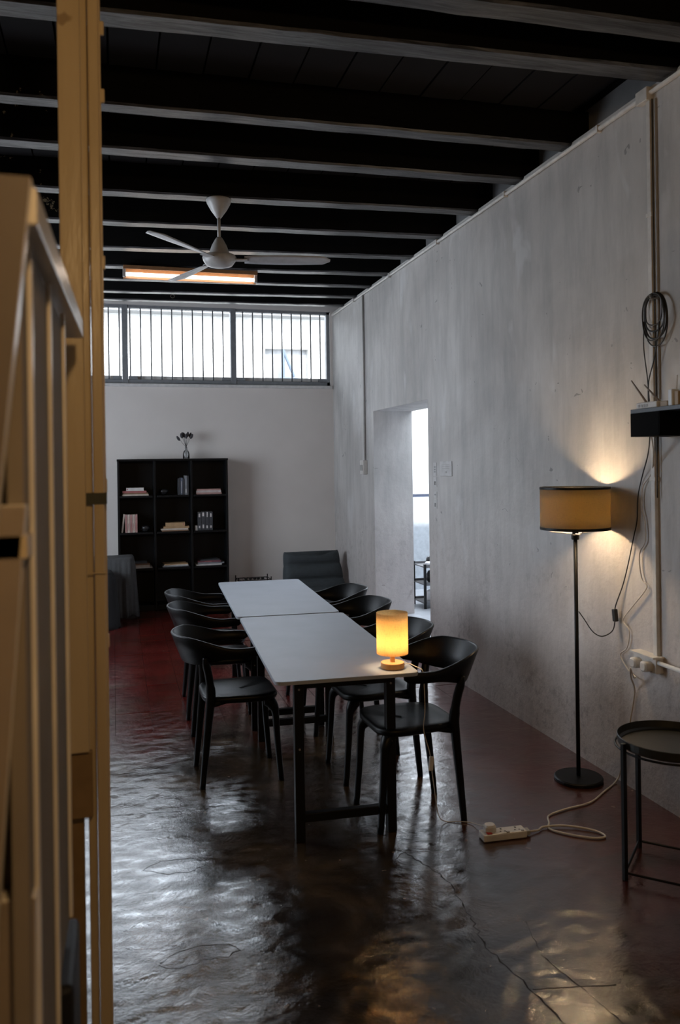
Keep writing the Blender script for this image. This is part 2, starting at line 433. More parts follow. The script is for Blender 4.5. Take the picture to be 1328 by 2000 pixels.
# clerestory window
w1 = struct(empty('window_1', (0, YB + .07, 0)))
fr = BM(); yo0, yo1 = -.045, .035
box(fr, (WX0, yo0, WZ0), (WX1, yo1, WZ0 + .05)); box(fr, (WX0, yo0, WZ1 - .035), (WX1, yo1, WZ1)); box(fr, (WX1 - .04, yo0, WZ0), (WX1, yo1, WZ1)); box(fr, (WX0, yo0, WZ0), (WX0 + .04, yo1, WZ1))
obj('window_frame', fr, WINFRAME, w1, bev=.004)
for xm in (-1.02, .14, 1.375):
    obj('mullion', B((xm - .032, yo0 - .01, WZ0), (xm + .032, yo1, WZ1)), WINFRAME, w1, bev=.004)
for (a, c) in ((-1.86, -1.06), (-.985, .105), (.175, 1.34), (1.41, 2.50)):
    bm = BM(); box(bm, (a, .0, WZ0 + .05), (c, .03, WZ0 + .095)); obj('sash_rail', bm, WHITEPAINT, w1)
    obj('pane', B((a, .012, WZ0 + .09), (c, .016, WZ1 - .04)), mat_glass('clear_glass') if 'clear_glass' not in bpy.data.materials else bpy.data.materials['clear_glass'], w1)
    for xs in (a + .05, c - .05): obj('hinge_block', B((xs - .05, -.05, WZ0 + .052), (xs + .05, -.02, WZ0 + .085)), WINFRAME, w1)
xb = WX0 + .1; k = 0
bar0 = None
while xb < WX1 - .05:
    if all(abs(xb - q) > .045 for q in (-1.02, .14, 1.375)):
        if bar0 is None: bar0 = obj('bar', B((-.0070, -.004, WZ0 + .045), (.0070, .004, WZ1 - .03)), BARM, w1); o = bar0
        else: o = bar0.copy(); COL.objects.link(o)
        o.location = (xb, -.03, 0)
    xb += .1175
struct(obj('trim_2', B((WX0 - .05, YB - .03, WZ0 - .035), (WX1 + .02, YB + .02, WZ0)), WHITEPAINT, bev=.006))
# unseen opening added in the left wall to bring in more daylight
w3 = struct(empty('window_added', (XL - .06, 0, 0)))
fb = BM()
for (a, c) in ((LY0, LY0 + .06), (LY1 - .06, LY1), (6.37, 6.43), (7.17, 7.23)): box(fb, (-.04, a, LZ0), (.04, c, LZ1))
box(fb, (-.04, LY0, LZ0), (.04, LY1, LZ0 + .06)); box(fb, (-.04, LY0, LZ1 - .06), (.04, LY1, LZ1)); obj('window_frame', fb, WINFRAME, w3)

# side room beyond the doorway
RX1 = 5.6; RZ = 3.2
struct(obj('floor_side', B((XR + TW, 4.5, .0), (RX1, YB + .2, .14)), CEMENT))
struct(obj('wall_side_end', B((RX1, 4.5, 0), (RX1 + .1, YB + .2, RZ)), WHITE))
struct(obj('wall_side_near', B((XR + TW, 4.4, 0), (RX1, 4.5, RZ)), WHITE))
struct(obj('ceiling_side', B((XR + TW, 4.4, RZ), (RX1 + .1, 6.8, RZ + .1)), WHITE))   # open to the sky beyond: an air well
wb = BM(); box(wb, (XR + TW, YB, 0), (RX1, YB + .14, 1.29)); box(wb, (XR + TW, YB, 2.95), (RX1, YB + .14, RZ)); box(wb, (XR + TW, YB, 1.29), (XR + TW + .04, YB + .14, 2.95)); box(wb, (RX1 - .05, YB, 1.29), (RX1, YB + .14, 2.95))
SIDEW = simple('side_room_wall', (.36, .385, .41), .8); struct(obj('wall_side_back', wb, SIDEW))
w2 = struct(empty('window_2', (0, YB + .07, 0)))
fb = BM(); SW0, SW1 = XR + TW + .04, RX1 - .05
box(fb, (SW0, -.06, 1.29), (SW1, .04, 1.325)); obj('window_frame', fb, simple('blue_grey_sill', (.03, .04, .07), .5), w2)
for xm in (3.635, 4.25, 4.85): obj('mullion', B((xm - .012, -.02, 1.32), (xm + .012, .03, 2.95)), WHITEPAINT, w2)
obj('pane', B((SW0, .01, 1.325), (SW1, .014, 2.95)), bpy.data.materials['clear_glass'], w2)

# pale house across the lane, seen through the clerestory
hs = tag(struct(empty('neighbour_house', (1, 16.5, 0))), 'pale overexposed house wall across the lane beyond the barred window', 'building')
del hs['kind']
hw = BM(); box(hw, (-9, 0, -.1), (2.0, .3, 4.72)); box(hw, (2.0, 0, -.1), (2.9, .3, 2.2)); box(hw, (2.0, 0, 4.1), (2.9, .3, 4.72)); box(hw, (2.9, 0, -.1), (8, .3, 4.72))
obj('facade', hw, simple('pale_render', (.37, .36, .34), .8), hs)
obj('roof_edge', B((-9.2, -.35, 4.72), (8.2, .4, 4.84)), simple('roof_edge_grey', (.2, .2, .2), .7), hs)
obj('shutter', B((2.0, .12, 2.2), (2.9, .16, 4.1)), simple('pale_shutter', (.19, .19, .19), .7), hs)
b = BM(); tube(b, [(2.32, -.25, 2.7), (2.32, -.25, 4.05)], .035, 8); tube(b, [(1.9, -.25, 3.1), (2.32, -.25, 3.45), (2.62, -.25, 3.42)], .06, 8); tube(b, [(2.32, -.25, 4.05), (2.55, -.25, 3.5)], .03, 8); tube(b, [(2.32, 0, 3.2), (2.32, -.25, 3.2)], .03, 8)
obj('bracket', b, simple('blue_grey_metal', (.06, .08, .11), .5), hs)
lane = struct(obj('ground', B((-25, YB + .15, -.2), (25, 40, -.1)), simple('lane_paving', (.3, .3, .29), .9, obj=False)))

# ------------------------------------------------------------------ conduit, switch, notices on the right wall
def wallbox(name, y0, y1, z0, z1, d, mat, parent=None, bev=.004, x=XR):
    return obj(name, B((x - d, y0, z0), (x, y1, z1)), mat, parent, bev=bev)
cr_ = thing('ceiling_conduit', 'long white conduit running under the beam ends along the plaster wall', 'conduit')
b = BM(); tube(b, [(XR - .014, -2.9, 3.505), (XR - .014, 9.55, 3.505)], .0125, 10); obj('pipe', b, PVC, cr_, smooth=True)
for yc in (2.2, 3.9, 5.0, 6.2, 7.4, 8.6): wallbox('clip', yc, yc + .02, 3.485, 3.525, .03, PVC, cr_, .002)
wallbox('junction', 3.46, 3.55, 3.47, 3.535, .04, PVC, cr_)
cv = thing('wall_trunking', 'white vertical trunking dropping past the small black wall shelf to the socket', 'conduit')
wallbox('channel', 3.462, 3.492, .74, 3.47, .022, PVC, cv, .003)
wallbox('slim_channel', 3.435, 3.447, 2.0, 3.47, .012, PVCD, cv, .002)
for z in (1.6, 2.9): wallbox('clip', 3.455, 3.50, z, z + .02, .025, PVC, cv, .002)
cable('signal_wire', [(XR - .016, 3.45, 3.47), (XR - .016, 3.452, 2.6), (XR - .016, 3.448, 2.0), (XR - .016, 3.45, 1.52)], .003, CABB, cv)
sv = thing('switch_drop', 'thin grey pipe falling to the small switch box left of the doorway', 'switch')
b = BM(); tube(b, [(XR - .012, 8.29, 3.5), (XR - .012, 8.29, 1.74)], .011, 8); obj('pipe', b, PVCD, sv, smooth=True)
wallbox('switch_box', 8.24, 8.36, 1.60, 1.75, .05, PVC, sv, .006)
wallbox('rocker', 8.26, 8.34, 1.64, 1.70, .056, PVCD, sv, .002)
nb = thing('door_notice_strip', 'narrow strip of pale icon notices beside the doorway edge', 'notice')
for (z0, z1) in ((1.60, 1.71), (1.51, 1.59), (1.42, 1.47), (1.33, 1.41)):
    q = wallbox('notice', 6.325, 6.395, z0, z1, .003, PAPER, nb, 0)
    mk = BM(); zc = (z0 + z1) / 2
    for dz in ((-.02, .0, .02) if z1 - z0 > .09 else (0,)):
        box(mk, (XR - .0042, 6.345, zc + dz - .006), (XR - .003, 6.375, zc + dz + .004))
    if z0 in (1.51, 1.33):
        tube(mk, [(XR - .004, 6.36, z0 + .015), (XR - .004, 6.36, z0 + .045)], .006, 6)
    obj('icon', mk, INK, q)
sp = thing('wall_notice', 'pale rectangular notice plate right of the icon strip', 'notice')
q = wallbox('plate', 6.0, 6.24, 1.60, 1.72, .006, PAPER, sp, .002)
mk = BM()
for zz in (1.69, 1.675, 1.66): box(mk, (XR - .0075, 6.05, zz), (XR - .006, 6.19, zz + .003))
box(mk, (XR - .0075, 6.10, 1.625), (XR - .006, 6.13, 1.64)); obj('print', mk, PVCD, q)

# coil of cable hung on the trunking
hk = thing('cable_coil', 'coil of black cable hung on a hook on the white trunking', 'cable', (0, -.03, -.01))
bm = BM()
for (ry, rz, dz, dx, r) in ((.088, .155, 0, .03, .0045), (.082, .125, .025, .034, .004), (.088, .18, -.03, .026, .0035), (.07, .10, .045, .038, .003), (.086, .16, -.01, .042, .0035)):
    P = []
    for i in range(33):
        a = 2 * PI * i / 32
        P.append((XR - dx - .004 * math.sin(3 * a), 3.46 + ry * math.sin(a) * (1 + .05 * math.sin(2 * a + dz * 40)), 2.385 + dz * .6 + rz * math.cos(a) * .72 + .03))
    tube(bm, P, r, 6)
obj('coil', bm, CABB, hk, smooth=True)
b = BM(); tube(b, [(XR, 3.46, 2.50), (XR - .055, 3.46, 2.50), (XR - .06, 3.46, 2.515)], .004, 6); obj('hook', b, CHROME, hk)
cable('cable_tail', [(XR - .035, 3.54, 2.40), (XR - .035, 3.545, 2.27), (XR - .035, 3.52, 2.12), (XR - .035, 3.505, 1.99)], .003, CABB, hk)
cable('cable_tail', [(XR - .035, 3.42, 2.38), (XR - .035, 3.46, 2.22), (XR - .035, 3.51, 2.10), (XR - .035, 3.515, 1.985)], .003, CABB, hk)

# wall shelf with network boxes
ws = thing('wall_shelf', 'small black wall shelf with a boxed end and blue-black top', 'shelf', (0, -.105, 0))
SHX0 = XR - .20
SHM = simple('blue_black_laminate', (.035, .045, .06), .35)
obj('shelf_board', B((SHX0, 2.60, 1.925), (XR, 3.50, 1.945)), SHM, ws, bev=.002)
bx = BM(); box(bx, (SHX0, 3.49, 1.822), (XR, 3.50, 1.925)); box(bx, (SHX0, 3.29, 1.822), (SHX0 + .01, 3.49, 1.925)); box(bx, (SHX0, 3.29, 1.815), (XR, 3.50, 1.822)); box(bx, (SHX0, 3.285, 1.822), (XR, 3.293, 1.925))
obj('end_box', bx, simple('matt_black_board', (.0015, .0015, .0018), .8, spec=.08), ws)
bx = BM(); box(bx, (XR - .15, 3.10, 1.905), (XR, 3.115, 1.925)); box(bx, (XR - .02, 3.10, 1.82), (XR, 3.115, 1.925)); obj('bracket', bx, BLKM, ws)
rt = thing('router', 'flat white router with a row of ports and two raised aerials on the shelf', 'router', (0, -.105, 0))
obj('casing', B((SHX0 + .02, 3.33, 1.9455), (SHX0 + .15, 3.485, 1.975)), PVC, rt, bev=.005)
for i in range(4):
    obj('port', B((SHX0 + .0185, 3.395 + i * .020, 1.953), (SHX0 + .0205, 3.409 + i * .020, 1.966)), PVCD, rt)
for (a, c) in (((SHX0 + .05, 3.44, 1.97), (SHX0 + .05, 3.56, 2.09)), ((SHX0 + .05, 3.345, 1.97), (SHX0 + .05, 3.46, 2.06))):
    b = BM(); tube(b, [a, c], [.006, .0035], 6); obj('aerial', b, simple('brown_grey_plastic', (.22, .18, .15), .5), rt, smooth=True)
mo = thing('modem', 'small beige box beside the router on the shelf', 'modem', (0, -.105, 0))
obj('casing', B((SHX0 + .03, 3.27, 1.9455), (SHX0 + .13, 3.322, 1.972)), simple('beige_plastic', (.38, .28, .18), .5), mo, bev=.004)
b = BM(); tube(b, [(SHX0 + .1, 3.30, 1.97), (SHX0 + .1, 3.29, 2.09)], [.005, .003], 6); obj('aerial', b, PVC, mo)
ap = thing('white_adapter', 'upright white box with a thin aerial near the right end of the shelf', 'adapter', (0, -.105, 0))
obj('casing', B((SHX0 + .02, 3.225, 1.9455), (SHX0 + .06, 3.252, 2.02)), simple('bright_white_plastic', (.72, .76, .8), .4), ap, bev=.005)
obj('side_casing', B((SHX0 + .03, 3.195, 1.9455), (SHX0 + .08, 3.222, 2.01)), simple('beige_plastic', (.38, .28, .18), .5), ap, bev=.004)
b = BM(); tube(b, [(SHX0 + .06, 3.208, 2.0), (SHX0 + .06, 3.210, 2.10)], [.005, .003], 6); obj('aerial', b, PVC, ap)
sk = BM(); lathe(sk, [(.012, 0), (.035, .01), (.045, .05), (.04, .085), (.015, .10)], (SHX0 + .07, 3.02, 1.9455), 20)
tag(obj('speaker', sk, SHM, smooth=True), 'dark rounded speaker at the frame edge on the wall shelf', 'speaker')

# sockets
so = thing('wall_socket', 'double wall socket with two plugs below the trunking', 'socket')
wallbox('back_box', 3.44, 3.62, .66, .74, .045, PVC, so, .004)
obj('lid', B((XR - .065, 3.435, .735), (XR, 3.625, .743)), PVC, so)
for yc in (3.575, 3.49):
    b = BM(); rings = [selip(0, 0, .026, .026, z, 3, 20) for z in (0, .02, .035)]; rings.append(selip(0, 0, .018, .018, .042, 3, 20)); loft(b, rings)
    o = obj('plug', b, PVC, so, smooth=False); o.rotation_euler = (0, -PI / 2, 0); o.location = (XR - .045, yc, .69)
b = BM(); tube(b, [(XR - .03, 3.44, .715), (XR - .03, 2.3, .715)], .011, 8); obj('pipe', b, PVC, so, smooth=True)
# cables
xc = XR - .012
tag(cable('white_cable', [(XR - .11, 3.36, 1.815), (XR - .05, 3.43, 1.73), (xc, 3.50, 1.64), (xc, 3.57, 1.57), (xc, 3.58, 1.47), (xc, 3.56, 1.40), (xc, 3.555, 1.30), (xc, 3.60, 1.24), (xc, 3.605, 1.17), (xc, 3.585, 1.10), (xc, 3.55, 1.065), (xc, 3.66, .96), (xc, 3.75, .87), (xc, 3.70, .82), (xc, 3.72, .73), (xc, 3.78, .68), (xc, 3.72, .62), (xc, 3.655, .595), (XR - .06, 3.60, .61), (XR - .095, 3.575, .665)], .0035, CABW), 'thin pale cable wriggling down the wall from the shelf to the socket', 'cable')
tag(cable('extension_lead', [(XR - .095, 3.575, .66), (XR - .06, 3.62, .60), (xc, 3.66, .52), (xc, 3.70, .36), (xc, 3.78, .10), (XR - .03, 3.80, .012), (2.40, 3.70, .006), (2.26, 3.605, .006), (2.10, 3.57, .006), (1.99, 3.53, .006), (1.95, 3.46, .006), (1.92, 3.40, .006), (1.97, 3.33, .006), (2.06, 3.26, .006), (2.12, 3.26, .006), (2.10, 3.33, .007), (2.0, 3.40, .011), (1.90, 3.42, .010), (1.86, 3.40, .008), (1.805, 3.39, .014)], .0048, CABW), 'white lead looping over the floor from wall to power strip', 'cable')

# power strip
pw = thing('power_strip', 'white three-gang power strip with red switch lying on the dark floor', 'power strip', (1.69, 3.395, 0), math.radians(-3))
obj('casing', B((-.115, -.033, .002), (.095, .033, .034)), PVC, pw, bev=.006)
obj('cord_grip', B((.0951, -.02, .006), (.118, .02, .026)), PVCD, pw, bev=.004)
obj('switch', B((-.095, -.028, .034), (-.072, -.010, .038)), RED, pw, bev=.001)
for xx in (-.015, .055):
    b = BM()
    box(b, (xx - .004, .008, .0335), (xx + .004, .020, .0348)); box(b, (xx - .014, -.012, .0335), (xx - .007, -.006, .0348)); box(b, (xx + .007, -.012, .0335), (xx + .014, -.006, .0348)); obj('socket_holes', b, DARKV, pw)
    obj('rocker', B((xx + .014, -.028, .034), (xx + .026, -.018, .037)), PVCD, pw)
b = BM(); rings = [selip(-.07, .008, .027 * k, .024 * k, z, 3, 20) for z, k in ((.034, 1), (.055, 1), (.064, .8))]; loft(b, rings)
pg = obj('plug', b, PVC); pg.location = (1.69, 3.395, .0005); pg.rotation_euler = (0, 0, math.radians(-3))

# ------------------------------------------------------------------ tables
def make_table():
    t = empty('dining_table')
    bm = BM(); L, Wd, r = 1.60, .665, .035
    def outline(z, ins=0):
        P = []
        for (cx, cy_, a0) in ((Wd / 2 - r, L / 2 - r, 0), (-Wd / 2 + r, L / 2 - r, 90), (-Wd / 2 + r, -L / 2 + r, 180), (Wd / 2 - r, -L / 2 + r, 270)):
            for k in range(6):
                a = math.radians(a0 + k * 18); P.append(Vector((cx + (r - ins) * math.cos(a), cy_ + (r - ins) * math.sin(a), z)))
        return P
    loft(bm, [outline(.734), outline(.748), outline(.75, .002)]); obj('tabletop', bm, TOP, t)
    ap = BM()
    for yy in (-.70, .70): box(ap, (-.22, yy - .02, .692), (.22, yy + .02, .734))
    for xx in (-.19, .19): box(ap, (xx - .015, -.68, .70), (xx + .015, .68, .733))
    obj('apron', ap, BLKM, t)
    for yy in (-.70, .70):
        for xx in (-.215, .215):
            lg = obj('leg', B((xx - .022, yy - .022, .0), (xx + .022, yy + .022, .734)), BLKM, t, bev=.003)
            for z in (.69, .42):
                s = -1 if yy < 0 else 1
                bo = BM(); tube(bo, [(xx, yy + s * .0215, z), (xx, yy + s * .025, z)], .005, 8)
                obj('bolt', bo, CHROME, lg)
        obj('crossbar', B((-.195, yy - .018, .085), (.195, yy + .018, .125)), BLKM, t, bev=.003)
    return t
t1 = make_table(); AT = math.radians(-2.85)
t1.location = (1.042, 4.327, 0); t1.rotation_euler = (0, 0, AT)
tag(t1, 'near grey-topped table of the two, carrying the orange lamp', 'table', 'two long tables set end to end')
t2 = copy_tree(t1); t2.location = (1.104, 5.9265, .004); t2.rotation_euler = (0, 0, AT); 
tag(t2, 'far grey-topped table of the two, towards the bookcase', 'table', 'two long tables set end to end')

# ------------------------------------------------------------------ chairs (local: front = +x)
def make_chair():
    c = empty('dining_chair')
    # seat: rounded trapezoid, dished
    bm = BM(); rings = []
    def srg(k, z, dish=0):
        P = []
        for j in range(36):
            a = 2 * PI * j / 36; ca, sa = math.cos(a), math.sin(a)
            kk = (abs(ca) ** 4.5 + abs(sa) ** 4.5) ** (-1 / 4.5)
            x = .205 * ca * kk * k; y = .205 * sa * kk * k * (1 + .08 * ca)
            P.append(Vector((x, y, z - dish + (.006 if ca > .8 else 0) * -1)))
        return P
    loft(bm, [srg(.90, .438), srg(.97, .445), srg(1.0, .458), srg(1.0, .468), srg(.975, .476), srg(.93, .479), srg(.75, .474), srg(.45, .469), srg(.12, .467)])
    obj('seat', bm, BLK, c, smooth=True)
    # curved back and arm band
    bm = BM(); rings = []; N = 48
    for i in range(N + 1):
        u = -1 + 2 * i / N; ph = u * math.radians(118); k = abs(u)
        q_ = min(1, max(0, (k - .30) / .48)); s = q_ * q_ * (3 - 2 * q_)
        ztop = .806 + (.742 - .806) * s; zbot = .652 + (.690 - .652) * min(1, s * 1.1)
        if k > .93:
            e = (k - .93) / .07; mid = (ztop + zbot) / 2; q = math.sqrt(max(0, 1 - e * e)) * .6 + .4
            ztop = mid + (ztop - mid) * q; zbot = mid + (zbot - mid) * q
        rx, ry = .268, .240
        cx0 = -.03 - rx * math.cos(ph); cy0 = ry * math.sin(ph)
        if k > .78: cx0 += 0
        n_ = Vector((-math.cos(ph) / rx, math.sin(ph) / ry, 0)).normalized()
        th = .0070 + .007 * s; lean = .046 * (1 - s) + .008
        ring = []
        for (a, zz, fl_) in ((-th, zbot + .006, 0), (-th * .5, zbot, 0), (th * .5, zbot, 0), (th, zbot + .006, 0), (th, (zbot + ztop) / 2, .5), (th, ztop - .006, 1), (th * .5, ztop, 1), (-th * .5, ztop, 1), (-th, ztop - .006, 1), (-th, (zbot + ztop) / 2, .45)):
            ring.append(Vector((cx0, cy0, zz)) + n_ * (a + lean * fl_))
        rings.append(ring)
    loft(bm, rings); obj('backrest', bm, BLK, c, smooth=True)
    # legs
    for sy_ in (-1, 1):
        bm = BM(); P = [(.135, sy_ * .135, .438), (.152, sy_ * .150, .426), (.172, sy_ * .165, .400), (.182, sy_ * .170, .36), (.190, sy_ * .172, .22), (.208, sy_ * .176, .0)]
        tube(bm, smooth_path(P, 4), [.014 + .007 * i if i < 3 else .036 - .0018 * (i - 3) if i < 12 else .0195 - .0005 * (i - 12) for i in range(21)], 10, up=(1, 0, 0)); obj('leg', bm, BLK, c, smooth=True)
        bm = BM(); P = [(-.215, sy_ * .176, .0), (-.195, sy_ * .178, .2), (-.172, sy_ * .183, .42), (-.166, sy_ * .186, .50), (-.178, sy_ * .197, .60), (-.192, sy_ * .210, .665), (-.197, sy_ * .214, .70)]
        Q = smooth_path(P, 4); rad = [.015 + .0010 * min(i, 9) if i < 10 else (.025 if i < 14 else .021 if i < 20 else .019 - .0018 * (i - 20)) for i in range(len(Q))]
        tube(bm, Q, rad, 10, up=(1, 0, 0)); obj('leg', bm, BLK, c, smooth=True)
        # rail joining seat and rear leg
        bm = BM(); tube(bm, [(-.172, sy_ * .18, .440), (-.08, sy_ * .170, .452), (.02, sy_ * .160, .452), (.13, sy_ * .14, .445)], [.020, .015, .012, .014], 8); obj('seat_rail', bm, BLK, c, smooth=True)
    bm = BM(); tube(bm, [(-.172, -.18, .44), (-.17, 0, .452), (-.172, .18, .44)], [.02, .014, .02], 8); obj('seat_rail', bm, BLK, c, smooth=True)
    return c
ch0 = make_chair(); first = True
G = 'black armchairs along both sides of the long tables'
for (x, y, rz, lab) in ((.645, 4.55, 0, 'nearest black curved-back chair on the left side of the tables, facing right'),
                        (.675, 5.42, 0, 'middle black curved-back chair on the left side of the tables'),
                        (.695, 6.00, 0, 'farthest black curved-back chair on the left side, nearest the bookcase'),
                        (1.365, 3.78, PI + .03, 'nearest black curved-back chair on the right, just behind the orange lamp'),
                        (1.37, 4.37, PI + .02, 'second black curved-back chair on the right side, behind the orange lampshade'),
                        (1.405, 5.19, PI + .02, 'third black curved-back chair along the right side of the tables'),
                        (1.43, 5.80, PI, 'farthest black curved-back chair on the right, in front of the lounge chair')):
    c = ch0 if first else copy_tree(ch0); first = False
    c.location = (x, y, 0); c.rotation_euler = (0, 0, rz); tag(c, lab, 'chair', G)

# ------------------------------------------------------------------ table lamp
tl = thing('table_lamp', 'small lit table lamp with glowing orange drum shade and round wooden base', 'lamp', (1.243, 3.630, .7505))
obj('base', lathe(BM(), [(.052, 0), (.055, .002), (.055, .026), (.053, .028)], n=40), WOODL, tl)
obj('stem', lathe(BM(), [(.0115, .028), (.0115, .085)], n=16), WOODL, tl)
b = BM(); n = 48
for (r0, r1) in ((.0735, .0725),):
    rings = [[Vector((r * math.cos(2 * PI * j / n), r * math.sin(2 * PI * j / n), z)) for j in range(n)] for r, z in ((r0, .068), (r0, .11), (r0, .16), (r0, .21), (r0, .258), (r1, .258), (r1, .21), (r1, .16), (r1, .11), (r1, .068), (r0, .068))]
    loft(b, rings, cap=False)
obj('lamp_shade', b, mat_shade('thin_linen_shade', (.80, .62, .40), (1.0, .80, .50), .8), tl, smooth=True)
rg = BM()
for a in range(3):
    an = a * 2 * PI / 3; tube(rg, [(0, 0, .085), (.0725 * math.cos(an), .0725 * math.sin(an), .074)], .0015, 5)
obj('shade_ring', rg, CHROME, tl)
obj('bulb', lathe(BM(), [(.006, .085), (.016, .108), (.020, .133), (.017, .153), (.004, .163)], n=20), BULB, tl, smooth=True)
o = light('table_lamp_light', 'POINT', (0, 0, .133), 3.6, (1.0, .72, .40), shadow_soft_size=.027); o.parent = tl
tc = cable('cord', [(1.298, 3.632, .762), (1.325, 3.63, .764), (1.345, 3.60, .756), (1.356, 3.575, .753), (1.364, 3.555, .742), (1.368, 3.55, .68), (1.372, 3.555, .56), (1.366, 3.56, .48), (1.378, 3.56, .42), (1.395, 3.56, .36), (1.402, 3.56, .30), (1.42, 3.57, .18), (1.45, 3.60, .05), (1.49, 3.62, .006), (1.55, 3.60, .005), (1.60, 3.57, .006), (1.62, 3.50, .02), (1.625, 3.45, .045), (1.625, 3.425, .052)], .0021, CABW); tc.parent = tl; tc.location = -tl.location; pg.parent = tc
sw = obj('inline_switch', B((-.011, -.008, -.033), (.011, .008, .033)), PVC, tc, bev=.005)
sw.location = (1.401, 3.56, .31); sw.rotation_euler = (0, math.radians(6), 0)

# ------------------------------------------------------------------ floor lamp
LX, LY = 2.375, 3.895
fp = thing('floor_lamp', 'tall black floor lamp with lit drum shade close to the plaster wall', 'lamp', (LX, LY, 0))
obj('base', lathe(BM(), [(.125, 0), (.128, .004), (.128, .016), (.122, .021), (.02, .024)], n=48), BLKM, fp, smooth=False)
obj('pole', lathe(BM(), [(.011, .022), (.011, 1.29)], n=16), BLKM, fp, smooth=True)
obj('holder', lathe(BM(), [(.019, 1.285), (.021, 1.29), (.021, 1.310), (.016, 1.315), (.016, 1.40)], n=20), BLKM, fp)
SR = .182
b = BM(); n = 64; rings = [[Vector((r * math.cos(2 * PI * j / n), r * math.sin(2 * PI * j / n), z)) for j in range(n)] for r, z in ((SR, 1.352), (SR, 1.41), (SR, 1.50), (SR, 1.557), (SR - .0015, 1.557), (SR - .0015, 1.50), (SR - .0015, 1.41), (SR - .0015, 1.352), (SR, 1.352))]
loft(b, rings, cap=False)
shd = obj('lamp_shade', b, mat_shade('grey_linen_shade', (.16, .155, .14), (.62, .47, .22), .27), fp, smooth=True)
for z0, z1 in ((1.340, 1.354), (1.555, 1.567)):
    b = BM(); rings = [[Vector((r * math.cos(2 * PI * j / n), r * math.sin(2 * PI * j / n), z)) for j in range(n)] for r, z in ((SR + .002, z0), (SR + .002, z1), (SR - .003, z1), (SR - .003, z0), (SR + .002, z0))]
    loft(b, rings, cap=False); obj('trim_band', b, BLKM, shd)
b = BM()
for a in (.2, .2 + 2 * PI / 3, .2 + 4 * PI / 3): tube(b, [(0, 0, 1.316), (.7 * SR * math.cos(a), .7 * SR * math.sin(a), 1.322), (SR * .97 * math.cos(a), SR * .97 * math.sin(a), 1.343)], .0036, 6)
obj('spider', b, PVC, fp)
obj('bulb', lathe(BM(), [(.010, 1.40), (.022, 1.42), (.030, 1.445), (.022, 1.47), (.004, 1.48)], n=20), BULB, fp, smooth=True)
o = light('floor_lamp_light', 'POINT', (0, 0, 1.445), 42.0, (1.0, .72, .42), shadow_soft_size=.034); o.parent = fp
tc = cable('cord', [(LX + .012, LY - .005, .90), (LX + .03, LY - .03, .86), (LX + .06, LY - .06, .80), (2.48, 3.82, .775), (2.535, 3.81, .80), (2.55, 3.805, .855), (2.55, 3.80, .93), (xc, 3.75, 1.05), (xc, 3.70, 1.17), (xc, 3.655, 1.30), (xc, 3.62, 1.40), (xc, 3.61, 1.52), (xc, 3.575, 1.62), (XR - .06, 3.46, 1.73), (XR - .12, 3.36, 1.815)], .003, CABB); tc.parent = fp; tc.location = -fp.location
sw = obj('inline_switch', B((-.011, -.014, -.033), (.011, .014, .033)), CABB, tc, bev=.005)
sw.location = (2.55, 3.803, .885); sw.rotation_euler = (math.radians(-8), 0, 0)

# ------------------------------------------------------------------ tray table at right
tr = thing('side_table', 'round black tray side table cut by the right edge of the frame', 'side table', (2.205, 2.905, 0), math.radians(12))
TR = .215
obj('tray', lathe(BM(), [(.01, .522), (TR - .012, .522), (TR - .003, .530), (TR, .560), (TR - .003, .562), (TR - .007, .534), (TR - .016, .527), (.01, .527)], n=56), simple('dark_olive_metal', (.016, .016, .012), .4), tr, smooth=False)
b = BM(); R2 = TR + .006; tube(b, [(R2 * math.cos(a), R2 * math.sin(a), .520) for a in [2 * PI * i / 48 for i in range(49)]], .005, 6); obj('support_ring', b, BLKM, tr, smooth=True)
for a in (math.radians(168), math.radians(258), math.radians(348), math.radians(78)):
    lx, ly = (TR + .012) * math.cos(a), (TR + .012) * math.sin(a)
    b = BM(); box(b, (lx - .009, ly - .009, 0), (lx + .009, ly + .009, .555)); obj('leg', b, BLKM, tr, bev=.002)
for (a0, a1) in ((168, 258), (258, 348), (348, 78), (78, 168)):
    p0 = [(TR + .012) * math.cos(math.radians(a0)), (TR + .012) * math.sin(math.radians(a0)), .03]; p1 = [(TR + .012) * math.cos(math.radians(a1)), (TR + .012) * math.sin(math.radians(a1)), .03]
    b = BM(); tube(b, [p0, p1], .0055, 6); obj('rung', b, BLKM, tr)

# ------------------------------------------------------------------ bookcase
BX0, BX1, BY0, BY1 = .035, 1.248, 9.32, 9.595
BZ = zf(BY0) + .006; BT = 1.798
SHZ = [BZ + .06, .586, .986, 1.392]
bc = thing('bookcase', 'black open bookcase of three columns against the back wall', 'bookcase', ((BX0 + BX1) / 2, BY1, BZ))
bo = Vector(bc.location)
def bpart(name, a, c, mat=BLKW):
    return obj(name, B(Vector(a) - bo, Vector(c) - bo), mat, bc, bev=.002)
colx = [BX0, .436, .840, BX1]
bpart('back_panel', (BX0, BY1 - .008, BZ), (BX1, BY1, BT))
bpart('top_board', (BX0 - .004, BY0 - .004, BT - .022), (BX1 + .004, BY1, BT))
for i, xx in enumerate(colx):
    w = .022; bpart('side_panel' if i in (0, 3) else 'divider', (xx - (0 if i == 0 else w / 2 if i < 3 else w), BY0, BZ), (xx + (w if i == 0 else w / 2 if i < 3 else 0), BY1 - .008, BT - .022))
for k, z in enumerate(SHZ):
    for i in range(3): bpart('shelf', (colx[i] + .022, BY0 + .003, z - .022), (colx[i + 1] - .022, BY1 - .008, z))
bpart('plinth', (BX0 + .01, BY0 + .02, BZ), (BX1 - .01, BY0 + .04, BZ + .04))

